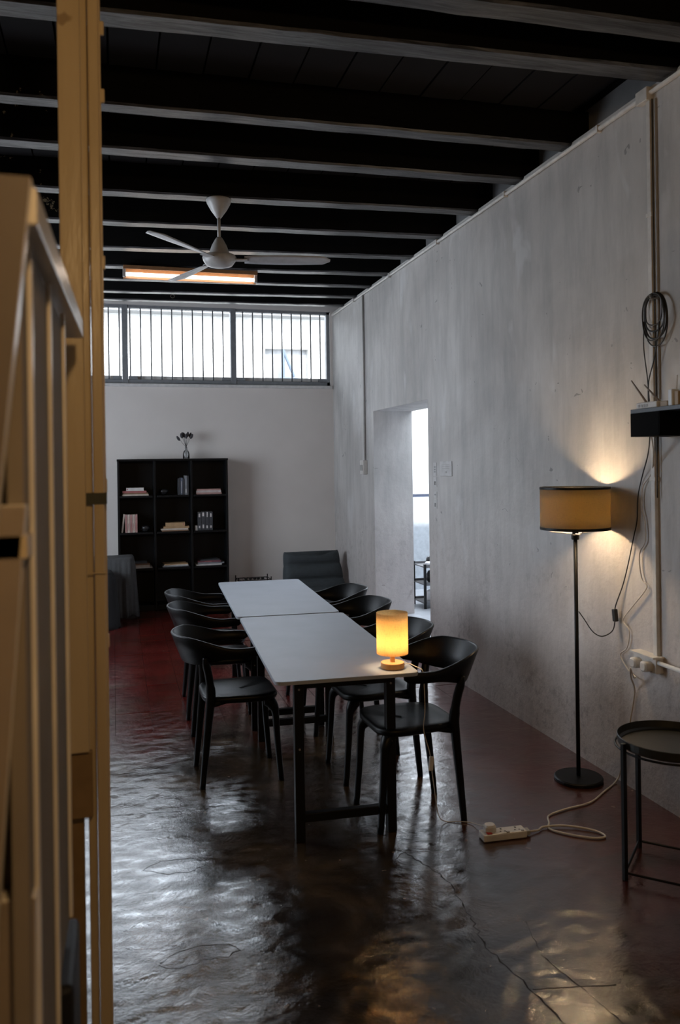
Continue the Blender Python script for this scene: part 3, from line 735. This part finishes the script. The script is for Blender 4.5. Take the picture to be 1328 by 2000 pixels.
def M_(name, c, r=.6): return simple(name, c, r)
BC = dict(pink=M_('faded_pink_cover', (.42, .25, .23)), cream=M_('cream_cover', (.55, .48, .42)), rose=M_('rose_cover', (.36, .12, .12)), tan=M_('tan_cover', (.42, .27, .14)),
          grey=M_('grey_cover', (.20, .21, .23)), dark=M_('dark_cover', (.045, .048, .055)), slate=M_('slate_blue_cover', (.09, .11, .15)), white=M_('white_cover', (.58, .56, .55)), plum=M_('plum_cover', (.16, .05, .07)), brown=M_('brown_cover', (.20, .11, .06)))
PAGES = M_('book_pages', (.50, .44, .38), .9)
def book(label, w, h, t, mat, loc, rot=(0, 0, 0), group=None, marks=None, spine_mat=None):
    """lying flat: w along x (spine length), h along y, t up; spine faces the room (-y)"""
    o = tag(empty('book', loc), label, 'book', group); o.rotation_euler = rot
    bm = BM(); c = .0022
    box(bm, (-w / 2, -h / 2, 0), (w / 2, h / 2, c)); box(bm, (-w / 2, -h / 2, t - c), (w / 2, h / 2, t)); box(bm, (-w / 2, -h / 2, c), (w / 2, -h / 2 + .003, t - c))
    obj('cover', bm, BC[mat], o)
    obj('pages', B((-w / 2 + .004, -h / 2 + .0031, c + .0002), (w / 2 - .004, h / 2 - .004, t - c - .0002)), PAGES, o)
    if marks:
        bm = BM()
        for (u0, u1, v0, v1) in marks:
            box(bm, (-w / 2 + u0 * w, -h / 2 - .0008, t * v0), (-w / 2 + u1 * w, -h / 2, t * v1))
        obj('spine_title', bm, BC['white'] if mat in ('dark', 'slate', 'grey') else BC['rose'], o)
    return o
def stack(cx, z, items, group):
    for (w, h, t, mat, dx, rz, label, marks) in items:
        book(label, w, h, t, mat, (cx + dx, BY0 + .03 + h / 2 + .01, z + .0004), (0, 0, rz), group, marks); z += t + .0006
def upright(x, z, items, group):
    for (hh, dd, t, mat, lean, label, marks) in items:
        # stand the book: spine length -> vertical
        o = book(label, hh, dd, t, mat, (x, BY0 + .03 + dd / 2, z + hh / 2 + .0006), (0, 0, 0), group, marks)
        o.rotation_euler = (0, -PI / 2 + lean, 0); o.location.x = x + t * (1 if True else 0) ; x += t + .003
g1 = 'books lying in the top left cubby'
stack(.225, SHZ[3], [(.285, .21, .016, 'cream', 0, .02, 'cream book at the bottom of the top-left stack', None), (.27, .2, .014, 'brown', .005, -.03, 'thin brown book second from bottom in the top-left stack', None), (.255, .19, .022, 'rose', -.01, .03, 'rose book third up in the top-left stack', [(.1, .9, .35, .6)]), (.19, .17, .034, 'white', .0, -.02, 'thick pale book on top of the top-left stack', [(.05, .1, .3, .7)])], g1)
stack(1.035, SHZ[3], [(.285, .2, .020, 'pink', 0, .01, 'faded pink book at the bottom of the top-right stack', None), (.28, .2, .020, 'white', .0, -.02, 'pale book in the middle of the top-right stack', [(.1, .9, .4, .55)]), (.27, .2, .018, 'pink', -.003, .02, 'faded pink book on top of the top-right stack', None)], 'books lying in the top right cubby')
upright(.695, SHZ[3], [(.185, .15, .022, 'dark', .02, 'dark book leaning left in the top middle cubby', None), (.19, .15, .022, 'slate', .02, 'slate book second from left in the top middle cubby', [(.1, .8, .4, .6)]), (.18, .15, .020, 'dark', 0, 'short dark book third in the top middle row', None), (.215, .16, .024, 'grey', 0, 'tallest grey book in the top middle cubby', [(.1, .3, .3, .7)]), (.21, .16, .016, 'dark', 0, 'thin dark book at the right end of the top middle row', None)], 'books standing in the top middle cubby')
upright(.082, SHZ[2], [(.205, .15, .018, 'cream', .12, 'leaning cream book at the far left of the second shelf', None)], 'pink books standing on the second shelf')
upright(.112, SHZ[2], [(.20, .15, .024, c, 0, l_, [(.08, .9, .3, .45), (.15, .5, .6, .75)]) for c, l_ in (('pink', 'first upright pink book beside the leaning cream one'), ('cream', 'second upright pale book in the pink row'), ('pink', 'third upright pink book in the pink row'), ('cream', 'fourth upright pale book in the pink row'), ('pink', 'last upright pink book at the right end of the pink row'))], 'pink books standing on the second shelf')
stack(.655, SHZ[2], [(.30, .2, .012, 'brown', 0, .02, 'thin brown book at the bottom of the middle stack', None), (.30, .2, .018, 'cream', -.005, -.03, 'cream book second up in the middle stack', None), (.285, .2, .022, 'tan', .01, .04, 'tan book third up in the middle stack', None), (.215, .18, .040, 'tan', .005, -.05, 'thick tan book topping the middle stack', [(.9, .96, .4, .8)])], 'tan books lying in the second middle cubby')
upright(.875, SHZ[2], [(.055, .12, .026, 'white', 0, 'tiny white booklet at the left of the dark row', None), (.205, .15, .040, 'dark', 0, 'first thick dark book in the dark row', [(.72, .92, .3, .7), (.12, .25, .3, .7)]), (.21, .15, .040, 'dark', 0, 'second thick dark book in the dark row', [(.75, .95, .25, .75), (.1, .3, .3, .7)]), (.21, .15, .040, 'dark', 0, 'third dark book with a bright white spine mark', [(.70, .97, .3, .6), (.1, .25, .3, .7)]), (.205, .15, .040, 'dark', 0, 'last thick dark book at the right of the dark row', [(.72, .92, .3, .7), (.12, .25, .3, .7)])], 'dark books standing on the second shelf')
stack(.245, SHZ[1], [(.285, .2, .012, 'white', .01, .02, 'white book at the bottom of the lower left stack', None), (.26, .2, .022, 'cream', .0, -.02, 'cream book second up in the lower left stack', None), (.25, .2, .016, 'brown', .0, .04, 'brown book third up in the lower left stack', None), (.24, .2, .014, 'dark', -.02, -.02, 'dark book topping the lower left stack', None)], 'books lying in the lower left cubby')
stack(.655, SHZ[1], [(.29, .2, .010, 'grey', 0, .02, 'grey magazine under the white one on the lower middle shelf', None), (.27, .21, .012, 'white', .01, -.06, 'white magazine jutting over the lower middle shelf', None), (.26, .2, .010, 'tan', .0, .07, 'tan magazine on top of the lower middle pile', None)], 'magazines lying in the lower middle cubby')
stack(1.035, SHZ[1], [(.29, .2, .016, 'white', -.01, 0, 'white book at the bottom of the lower right stack', None), (.30, .2, .018, 'grey', .01, .03, 'grey book second up in the lower right stack', None), (.26, .2, .018, 'plum', .0, -.05, 'plum book third up in the lower right stack', [(.3, .6, .3, .7)]), (.22, .18, .012, 'dark', .0, .06, 'dark book topping the lower right stack', None)], 'books lying in the lower right cubby')
def bowl(x, z, lab):
    b = BM(); lathe(b, [(.022, 0), (.045, .015), (.055, .04), (.052, .06), (.03, .068), (.012, .072)], (0, 0, 0), 24)
    o = tag(obj('ornament', b, simple('dark_ceramic', (.02, .02, .022), .25), smooth=True), lab, 'ornament'); o.location = (x, BY0 + .1, z + .0005)
bowl(.535, SHZ[3], 'dark rounded pot left of the upright books on the top shelf'); bowl(.335, SHZ[2], 'dark rounded pot right of the pink books on the second shelf')

# vase with dried stems
vs = thing('vase', 'small clear glass vase with dried stems on top of the bookcase', 'vase', (.795, 9.45, BT + .0005))
obj('glass', lathe(BM(), [(.034, 0), (.038, .01), (.038, .055), (.030, .08), (.014, .10), (.013, .125), (.015, .13), (.012, .125), (.012, .10), (.027, .08), (.035, .055), (.035, .012), (.01, .006)], n=24), mat_glass('vase_glass', (.9, .91, .92)), vs, smooth=True)
STM = simple('dried_stem', (.035, .03, .03), .9); HD = simple('dried_flower', (.06, .058, .065), .95, bmp=.6, sc=60)
for i, (dx, dy, h) in enumerate(((-.085, .01, .25), (-.05, -.01, .275), (-.02, .02, .285), (0, -.02, .27), (.02, .0, .29), (.05, .015, .285), (.062, -.01, .27), (-.035, .02, .29))):
    b = BM(); tube(b, smooth_path([(0, 0, .01), (dx * .06, 0, .13), (dx * .5, dy * .5, h * .72), (dx, dy, h)], 4), .0018, 5); s_ = obj('stem', b, STM, vs)
    d = Vector((dx * .55, dy, h * .3)).normalized(); p0 = Vector((dx * .82, dy * .85, h - .045))
    b = BM(); tube(b, [p0 + d * t for t in (0, .012, .03, .05, .062)], [.004, .013, .016, .011, .003], 8); obj('flower_head', b, HD, s_, smooth=True)

# ------------------------------------------------------------------ sofa with grey throw
sf = thing('sofa', 'low sofa covered in dark grey cloth beside the bookcase', 'sofa', (-.7, 8.9, zf(8.9)))
o0 = Vector(sf.location)
def drape(x0, x1, y0, y1, ztop, zbot, amp, fr, ph, par=sf, name='cover', mat=CLOTHD, flare=.05):
    bm = BM(); rings = []; cx, cy_ = (x0 + x1) / 2 - o0.x, (y0 + y1) / 2 - o0.y; rx, ry = (x1 - x0) / 2, (y1 - y0) / 2
    n = 160; L = [0, .02, .06, .12, .22, .35, .5, .68, .85, 1.0]
    for k in (.02, .4, .75, .9):
        rings.append([Vector((v.x, v.y, v.z + .008 * math.sin(v.x * 7) * k)) for v in selip(cx, cy_, rx * k, ry * k, ztop - o0.z, 5, n)])
    for t in L:
        z = ztop - (ztop - zbot) * t - .02 * min(1, t * 10) * 0
        kk = .955 + .045 * min(1, t * 8)
        def f(a, t=t): return amp * t ** .7 * (math.sin(fr * a + ph) * .6 + math.sin(fr * 2.3 * a + 1.7 * ph) * .4 + .25 * math.sin(fr * 5.1 * a + t * 2)) + flare * t
        zz = (lambda v: 0)
        rings.append([Vector((v.x, v.y, z - o0.z - .018 * (1 if t < .01 else 1) + .02 * t * math.sin(fr * .7 * j / n * 6.28 + ph))) for j, v in enumerate(selip(cx, cy_, rx * kk, ry * kk, z, 5, n, f))])
    loft(bm, rings); return obj(name, bm, mat, par, smooth=True)
drape(-1.6, .0, 8.50, 8.98, .66, zf(8.6) + .012, .010, 14, .5, name='seat_cover')
drape(-1.62, .19, 8.99, 9.26, .745, zf(9.1) + .012, .016, 17, 1.3, name='back_cover', mat=CLOTHD)
o = drape(-.24, .205, 8.955, 9.285, .76, zf(9.1) + .05, .10, 13, 2.1, par=None, name='throw', mat=CLOTHM, flare=.06)
o.location = o0; tag(o, 'mid-grey folded throw hanging over the sofa end', 'throw')

# ------------------------------------------------------------------ lounge chair in the corner
lc = thing('lounge_chair', 'low charcoal padded lounge chair with reclined back in the corner', 'armchair', (2.17, 8.86, zf(8.86) - .0), math.radians(4))
def rec(M, parts, name):
    b = BM()
    for (c, s) in parts: cushion(b, c, s, 3.2, 36, M)
    return obj(name, b, LOUNGE, lc, smooth=True)
Mb = Matrix.Translation((0, .12, .17)) @ Matrix.Rotation(math.radians(-16), 4, 'X')
bm = BM(); rings = []   # backrest: one padded slab with horizontal channels and a softly sagging top edge
N = 26
for i in range(N + 1):
    t = i / N; z = .44 * t
    ch = .05 * abs(math.sin(PI * (t * 2.6 + .1))) ** .5
    hw = .365 - .050 * t; th = .055 + ch
    if t > .93: th *= math.sqrt(max(.05, 1 - ((t - .93) / .08) ** 2))
    r = []
    for v in selip(0, 0, hw, th, z, 5, 44):
        sag = (-.022 * math.exp(-((v.x - .11) / .07) ** 2) - .012 * math.exp(-((v.x + .10) / .06) ** 2) + .040 * (abs(v.x) / hw) ** 3) * t ** 5
        r.append(Mb @ Vector((v.x, v.y, v.z + sag)))
    rings.append(r)
loft(bm, rings); obj('backrest', bm, LOUNGE, lc, smooth=True)
bm = BM(); cushion(bm, (0, -.18, .17), (.70, .66, .17), 3.2, 40); obj('seat_cushion', bm, LOUNGE, lc, smooth=True)
for sx in (-1, 1):
    for yy in (-.42, .16): obj('leg', lathe(BM(), [(.012, .0), (.018, .10)], (sx * .27, yy, 0), 10), BLKM, lc)

# low wire rack behind the table
rk = thing('wire_rack', 'low black wire rack against the back wall behind the far table', 'rack', (1.52, 9.3, zf(9.3) + .004))
b = BM()
for yy in (-.12, .12):
    tube(b, [(-.185, yy, 0), (-.185, yy, .335)], .006, 6); tube(b, [(.185, yy, 0), (.185, yy, .335)], .006, 6)
obj('post', b, BLKM, rk)
for z in (.08, .30):
    b = BM(); tube(b, [(-.185, -.12, z), (.185, -.12, z), (.185, .12, z), (-.185, .12, z), (-.185, -.12, z)], .005, 6)
    for k in range(9): tube(b, [(-.16 + k * .04, -.12, z), (-.16 + k * .04, .12, z)], .0025, 5)
    obj('tier', b, BLKM, rk)
for i, dx in enumerate((-.10, -.05, .0, .04, .09)):
    b = BM(); cushion(b, (0, 0, .012), (.035, .05, .024), 3, 14); q = tag(obj('small_jar', b, BLKM, smooth=True), 'tiny dark jar standing in the row on the low wire rack', 'jar', 'dark jars on the wire rack'); q.location = (1.52 + dx, 9.2, zf(9.3) + .004 + .306)

# ------------------------------------------------------------------ trolley in the side room
TZ = .1405
tt = thing('trolley', 'small black tiered trolley seen through the doorway', 'trolley', (3.40, 8.42, TZ))
for (x, y) in ((-.19, -.16), (.22, -.16), (-.19, .18), (.22, .18)):
    obj('post', B((x - .012, y - .012, 0), (x + .012, y + .012, .48)), BLKM, tt)
for z in (.05, .25, .44):
    b = BM(); box(b, (-.19, -.16, z), (.22, .18, z + .012)); box(b, (-.19, -.17, z), (.22, -.16, z + .035)); box(b, (-.19, .18, z), (.22, .19, z + .035)); obj('tray', b, simple('grey_tray', (.10, .10, .105), .5), tt)
def lump(name, lab, cat, loc, r, h, mat):
    b = BM(); lathe(b, [(r * .6, 0), (r, h * .2), (r, h * .7), (r * .7, h * .95), (r * .2, h)], n=18); o = tag(obj(name, b, mat, smooth=True), lab, cat); o.location = (3.40 + loc[0], 8.42 + loc[1], TZ + loc[2] + .0125); return o
CW = simple('white_china', (.7, .7, .72), .3)
lump('bowl', 'white bowl on top of the trolley beyond the doorway', 'bowl', (-.12, -.10, .44), .045, .05, CW)
lump('cup', 'white cup on the trolley top right of the bowl', 'cup', (-.02, -.10, .44), .035, .05, CW)
lump('teapot', 'dark pot on the top tier of the trolley', 'teapot', (-.04, .05, .44), .05, .09, simple('dark_ceramic', (.02, .02, .022), .25))
lump('kettle', 'black kettle on the middle tier of the trolley', 'kettle', (-.06, -.05, .25), .065, .14, BLK)
lump('canister', 'dark canister beside the kettle on the middle tier', 'canister', (.08, -.08, .25), .05, .12, BLK)
lump('jug', 'white jug on the bottom tier of the trolley', 'jug', (-.09, -.06, .05), .05, .13, CW)
lump('jar', 'grey jar on the bottom tier of the trolley', 'jar', (.05, -.06, .05), .04, .10, PVCD)

# ------------------------------------------------------------------ fan and tube light
fn = thing('ceiling_fan', 'white three-bladed ceiling fan hanging from a black beam', 'fan', (.715, 5.62, 3.53))
obj('canopy', lathe(BM(), [(.082, 0), (.086, -.006), (.080, -.03), (.055, -.075), (.028, -.112), (.016, -.128)], n=32), MOTOR, fn, smooth=True)
obj('rod', lathe(BM(), [(.0115, -.12), (.0115, -.30)], n=14), MOTOR, fn, smooth=True)
obj('motor_cover', lathe(BM(), [(.018, -.262), (.028, -.275), (.050, -.315), (.066, -.36), (.070, -.375), (.060, -.382)], n=32), MOTOR, fn, smooth=True)
obj('motor', lathe(BM(), [(.066, -.378), (.108, -.386), (.116, -.40), (.108, -.425), (.088, -.452), (.055, -.462), (.01, -.465)], n=40), MOTOR, fn, smooth=True)
BLADE = simple('pale_fan_blade', (.42, .43, .45), .4)
for ang in BLADES if 'BLADES' in globals() else (-10, 110, 230):
    a = math.radians(ang); Mz = Matrix.Rotation(a, 4, 'Z'); b = BM(); rings = []
    for i in range(13):
        t = i / 12; x = .17 + .59 * t; w = .048 + .030 * math.sin(min(1, t * 1.5) * PI / 2) * (1 - .25 * t)
        if t > .9: w *= math.sqrt(max(.03, 1 - ((t - .9) / .105) ** 2))
        tw = -math.radians(17 - 8 * t); ring = []
        for (u, v) in ((-1, 0), (-.5, .004), (0, .006), (.5, .004), (1, 0), (.5, -.002), (0, .001), (-.5, -.002)):
            yy = u * w; zz = v * 1.0
            ring.append(Mz @ Vector((x, yy * math.cos(tw) - zz * math.sin(tw), -.412 + yy * math.sin(tw) + zz * math.cos(tw) + .0 * t)))
        rings.append(ring)
    loft(b, rings); bl = obj('blade', b, BLADE, fn, smooth=True)
    b = BM(); box(b, (.095, -.03, -.418), (.19, .03, -.412), 0, None)
    for v in b.verts: v.co = Mz @ v.co
    obj('blade_bracket', b, MOTOR, bl)
tf = thing('tube_light', 'lit fluorescent tube in a brown trough under the beam behind the fan', 'ceiling light', (.715, 7.665, 3.53))
b = BM()
for (y0, z0, y1, z1) in ((.055, 0, .065, -.125), ): box(b, (-.61, y0, -.10), (.61, y0 + .012, .0))
box(b, (-.61, -.05, -.012), (.61, .067, .0)); box(b, (-.61, -.052, -.035), (.61, -.046, .0)); 
obj('trough', b, simple('brown_enamel', (.22, .11, .05), .5), tf, bev=.002)
b = BM(); tube(b, [(-.585, .01, -.07), (.585, .01, -.07)], .0165, 16); obj('tube', b, mat_emit('fluorescent_white', (1.0, .84, .68), 9), tf, smooth=True)
for sx in (-1, 1):
    obj('lamp_holder', B((sx * .60 - .014, -.012, -.095), (sx * .60 + .014, .032, -.005)), PVCD, tf, bev=.004)
hkb = BM(); tube(hkb, [(.62 + .02 * math.sin(a), 8.79, 3.505 + .018 * math.cos(a)) for a in [2 * PI * i / 16 for i in range(17)]], .003, 6)
tag(obj('ceiling_ring', hkb, CHROME), 'small metal ring hanging under a far beam above the window', 'ring')

# ------------------------------------------------------------------ painted frame and slatted partition at left
def plank(name, P, par, t, mat=CREAM, dirv=None, bev=.003):
    """polygon P (list of 3-D points) extruded by vector dirv*t"""
    bm = BM(); d = Vector(dirv) * t
    loft(bm, [[Vector(p) for p in P], [Vector(p) + d for p in P]]); return obj(name, bm, mat, par, bev=bev)
pf = thing('timber_post', 'tall yellowed cream timber frame post with a dark tape band', 'post', (-.06, 2.14, 0))
o0 = Vector(pf.location)
def pp(name, a, c, mat=CREAM, bev=.003): return obj(name, B(Vector(a) - o0, Vector(c) - o0), mat, pf, bev=bev)
pp('casing', (-.0495, 2.11, 0), (-.023, 2.17, ZC - .2), bev=.004)
pp('casing_inner', (-.0712, 2.12, 0), (-.0515, 2.18, ZC - .2), bev=.004)
pp('stop_strip', (-.0235, 2.135, 0), (-.019, 2.165, ZC - .2), bev=.0015)
pp('tape_band', (-.0725, 2.1075, 1.612), (-.0175, 2.1815, 1.640), simple('dark_olive_tape', (.03, .033, .022), .6), 0)
pp('face_board', (-.119, 2.085, 1.01), (-.0665, 2.115, ZC - .2))
pp('lower_block', (-.112, 2.10, .845), (-.0600, 2.118, 1.008), simple('brown_varnished_wood', (.20, .13, .06), .45))
pp('kick_board', (-.125, 2.13, .0), (-.0815, 2.15, .86), simple('brown_varnished_wood', (.20, .13, .06), .45))
for (z, s) in ((2.79, .012), (2.62, .012), (2.20, .008), (1.64, .006), (1.25, .006)):
    pp('latch_stub', (-.022, 2.14, z), (-.022 + s, 2.15, z + .035))
cable('cord_tie', [(-.078, 2.105, 1.44), (-.05, 2.104, 1.443), (-.02, 2.106, 1.441)], .002, CREAM, pf).location = -o0
PANELM = simple('dull_brown_cream_paint', (.20, .17, .14), .75, sc=4, spec=.2)
WOOD1 = simple('stained_front_board', (.125, .100, .085), .6, sc=5, bmp=.2)
WOOD2 = simple('stained_lower_board', (.23, .185, .15), .6, sc=5, bmp=.2)
RAILM = simple('gloss_rail_lit_edge_paint', (.60, .56, .50), .28, sc=6, bmp=.2)  # whitened to paint in window light on rail, battens and board edges
pt = thing('panelled_partition', 'blurred cream painted panelled partition with a leaning front board', 'partition', (-.1, 1.0, 0))
o0 = Vector(pt.location)
def P3(L): return [Vector(p) - o0 for p in L]
dirr = Vector((-.063 + .079, 1.957 - .976, 0)).normalized(); side = Vector((-dirr.y, dirr.x, 0))
A0 = Vector((-.079, .976, 2.017)); A1 = Vector((-.063, 1.957, 2.040))
plank('top_rail', P3([A0, A1, A1 - Vector((0, 0, .043)), A0 - Vector((0, 0, .043))]), pt, .05, dirv=side, mat=RAILM)
plank('rear_rail', P3([A0 + side * .16, A1 + side * .16, A1 + side * .16 - Vector((0, 0, .03)), A0 + side * .16 - Vector((0, 0, .03))]), pt, .03, dirv=side)
for (Xa, Ya, Xb, Yb_, zb) in ((-.0935, 1.0, -.092, 1.052, 0), (-.092, 1.060, -.0885, 1.312, 0), (-.0885, 1.330, -.083, 1.585, .88)):
    a = Vector((Xa - .006, Ya, zb)); c = Vector((Xb - .006, Yb_, zb)); h = Vector((0, 0, 1.972 - zb))
    plank('panel', P3([a, c, c + h, a + h]), pt, .018, dirv=side, mat=PANELM, bev=0)
for (X, Y, zb) in ((-.0915, 1.050, 0), (-.0875, 1.312, 0), (-.082, 1.578, .88)):
    obj('batten', B(Vector((X - .009, Y, zb)) - o0, Vector((X - .001, Y + .013, 1.985)) - o0), RAILM, pt, bev=.001)
obj('cross_rail', B(Vector((-.26, 1.10, 1.90)) - o0, Vector((-.11, 1.14, 1.97)) - o0), CREAM, pt)
db = tag(obj('floor_bin', B((-.32, 1.40, 0), (-.0735, 1.62, .86)), simple('soot_black_plastic', (.006, .006, .007), .5), bev=.01), 'dark bin standing under the panelled partition near the floor', 'bin')
# leaning front board and the two boards under it
def lean(name, tr_, br_, w, y, mat, t=.030):
    P = [Vector((tr_[0], y, tr_[1])), Vector((br_[0], y, br_[1])), Vector((br_[0] - w, y, br_[1])), Vector((tr_[0] - w, y, tr_[1]))]
    o = plank(name, P3(P), pt, t, dirv=(0, 1, 0), mat=mat); o.data.materials.append(RAILM)
    for f in o.data.polygons:
        if abs(f.normal.y) < .5: f.material_index = 1  # window reflection on the board edges, put in as whiter colour
    return o
lean('leaning_board', (-.083, 2.022), (-.128, 1.60), .22, .955, WOOD1)
lean('leaning_board', (-.096, 1.66), (-.150, .95), .22, .985, WOOD2)
lean('leaning_board', (-.094, 1.20), (-.115, .0), .22, 1.02, WOOD2)
obj('back_board', B(Vector((-.42, 1.062, 0)) - o0, Vector((-.112, 1.075, 1.975)) - o0), WOOD2, pt)
obj('shelf_rail', B(Vector((-.30, .985, 1.60)) - o0, Vector((-.095, 1.06, 1.625)) - o0), CREAM, pt)
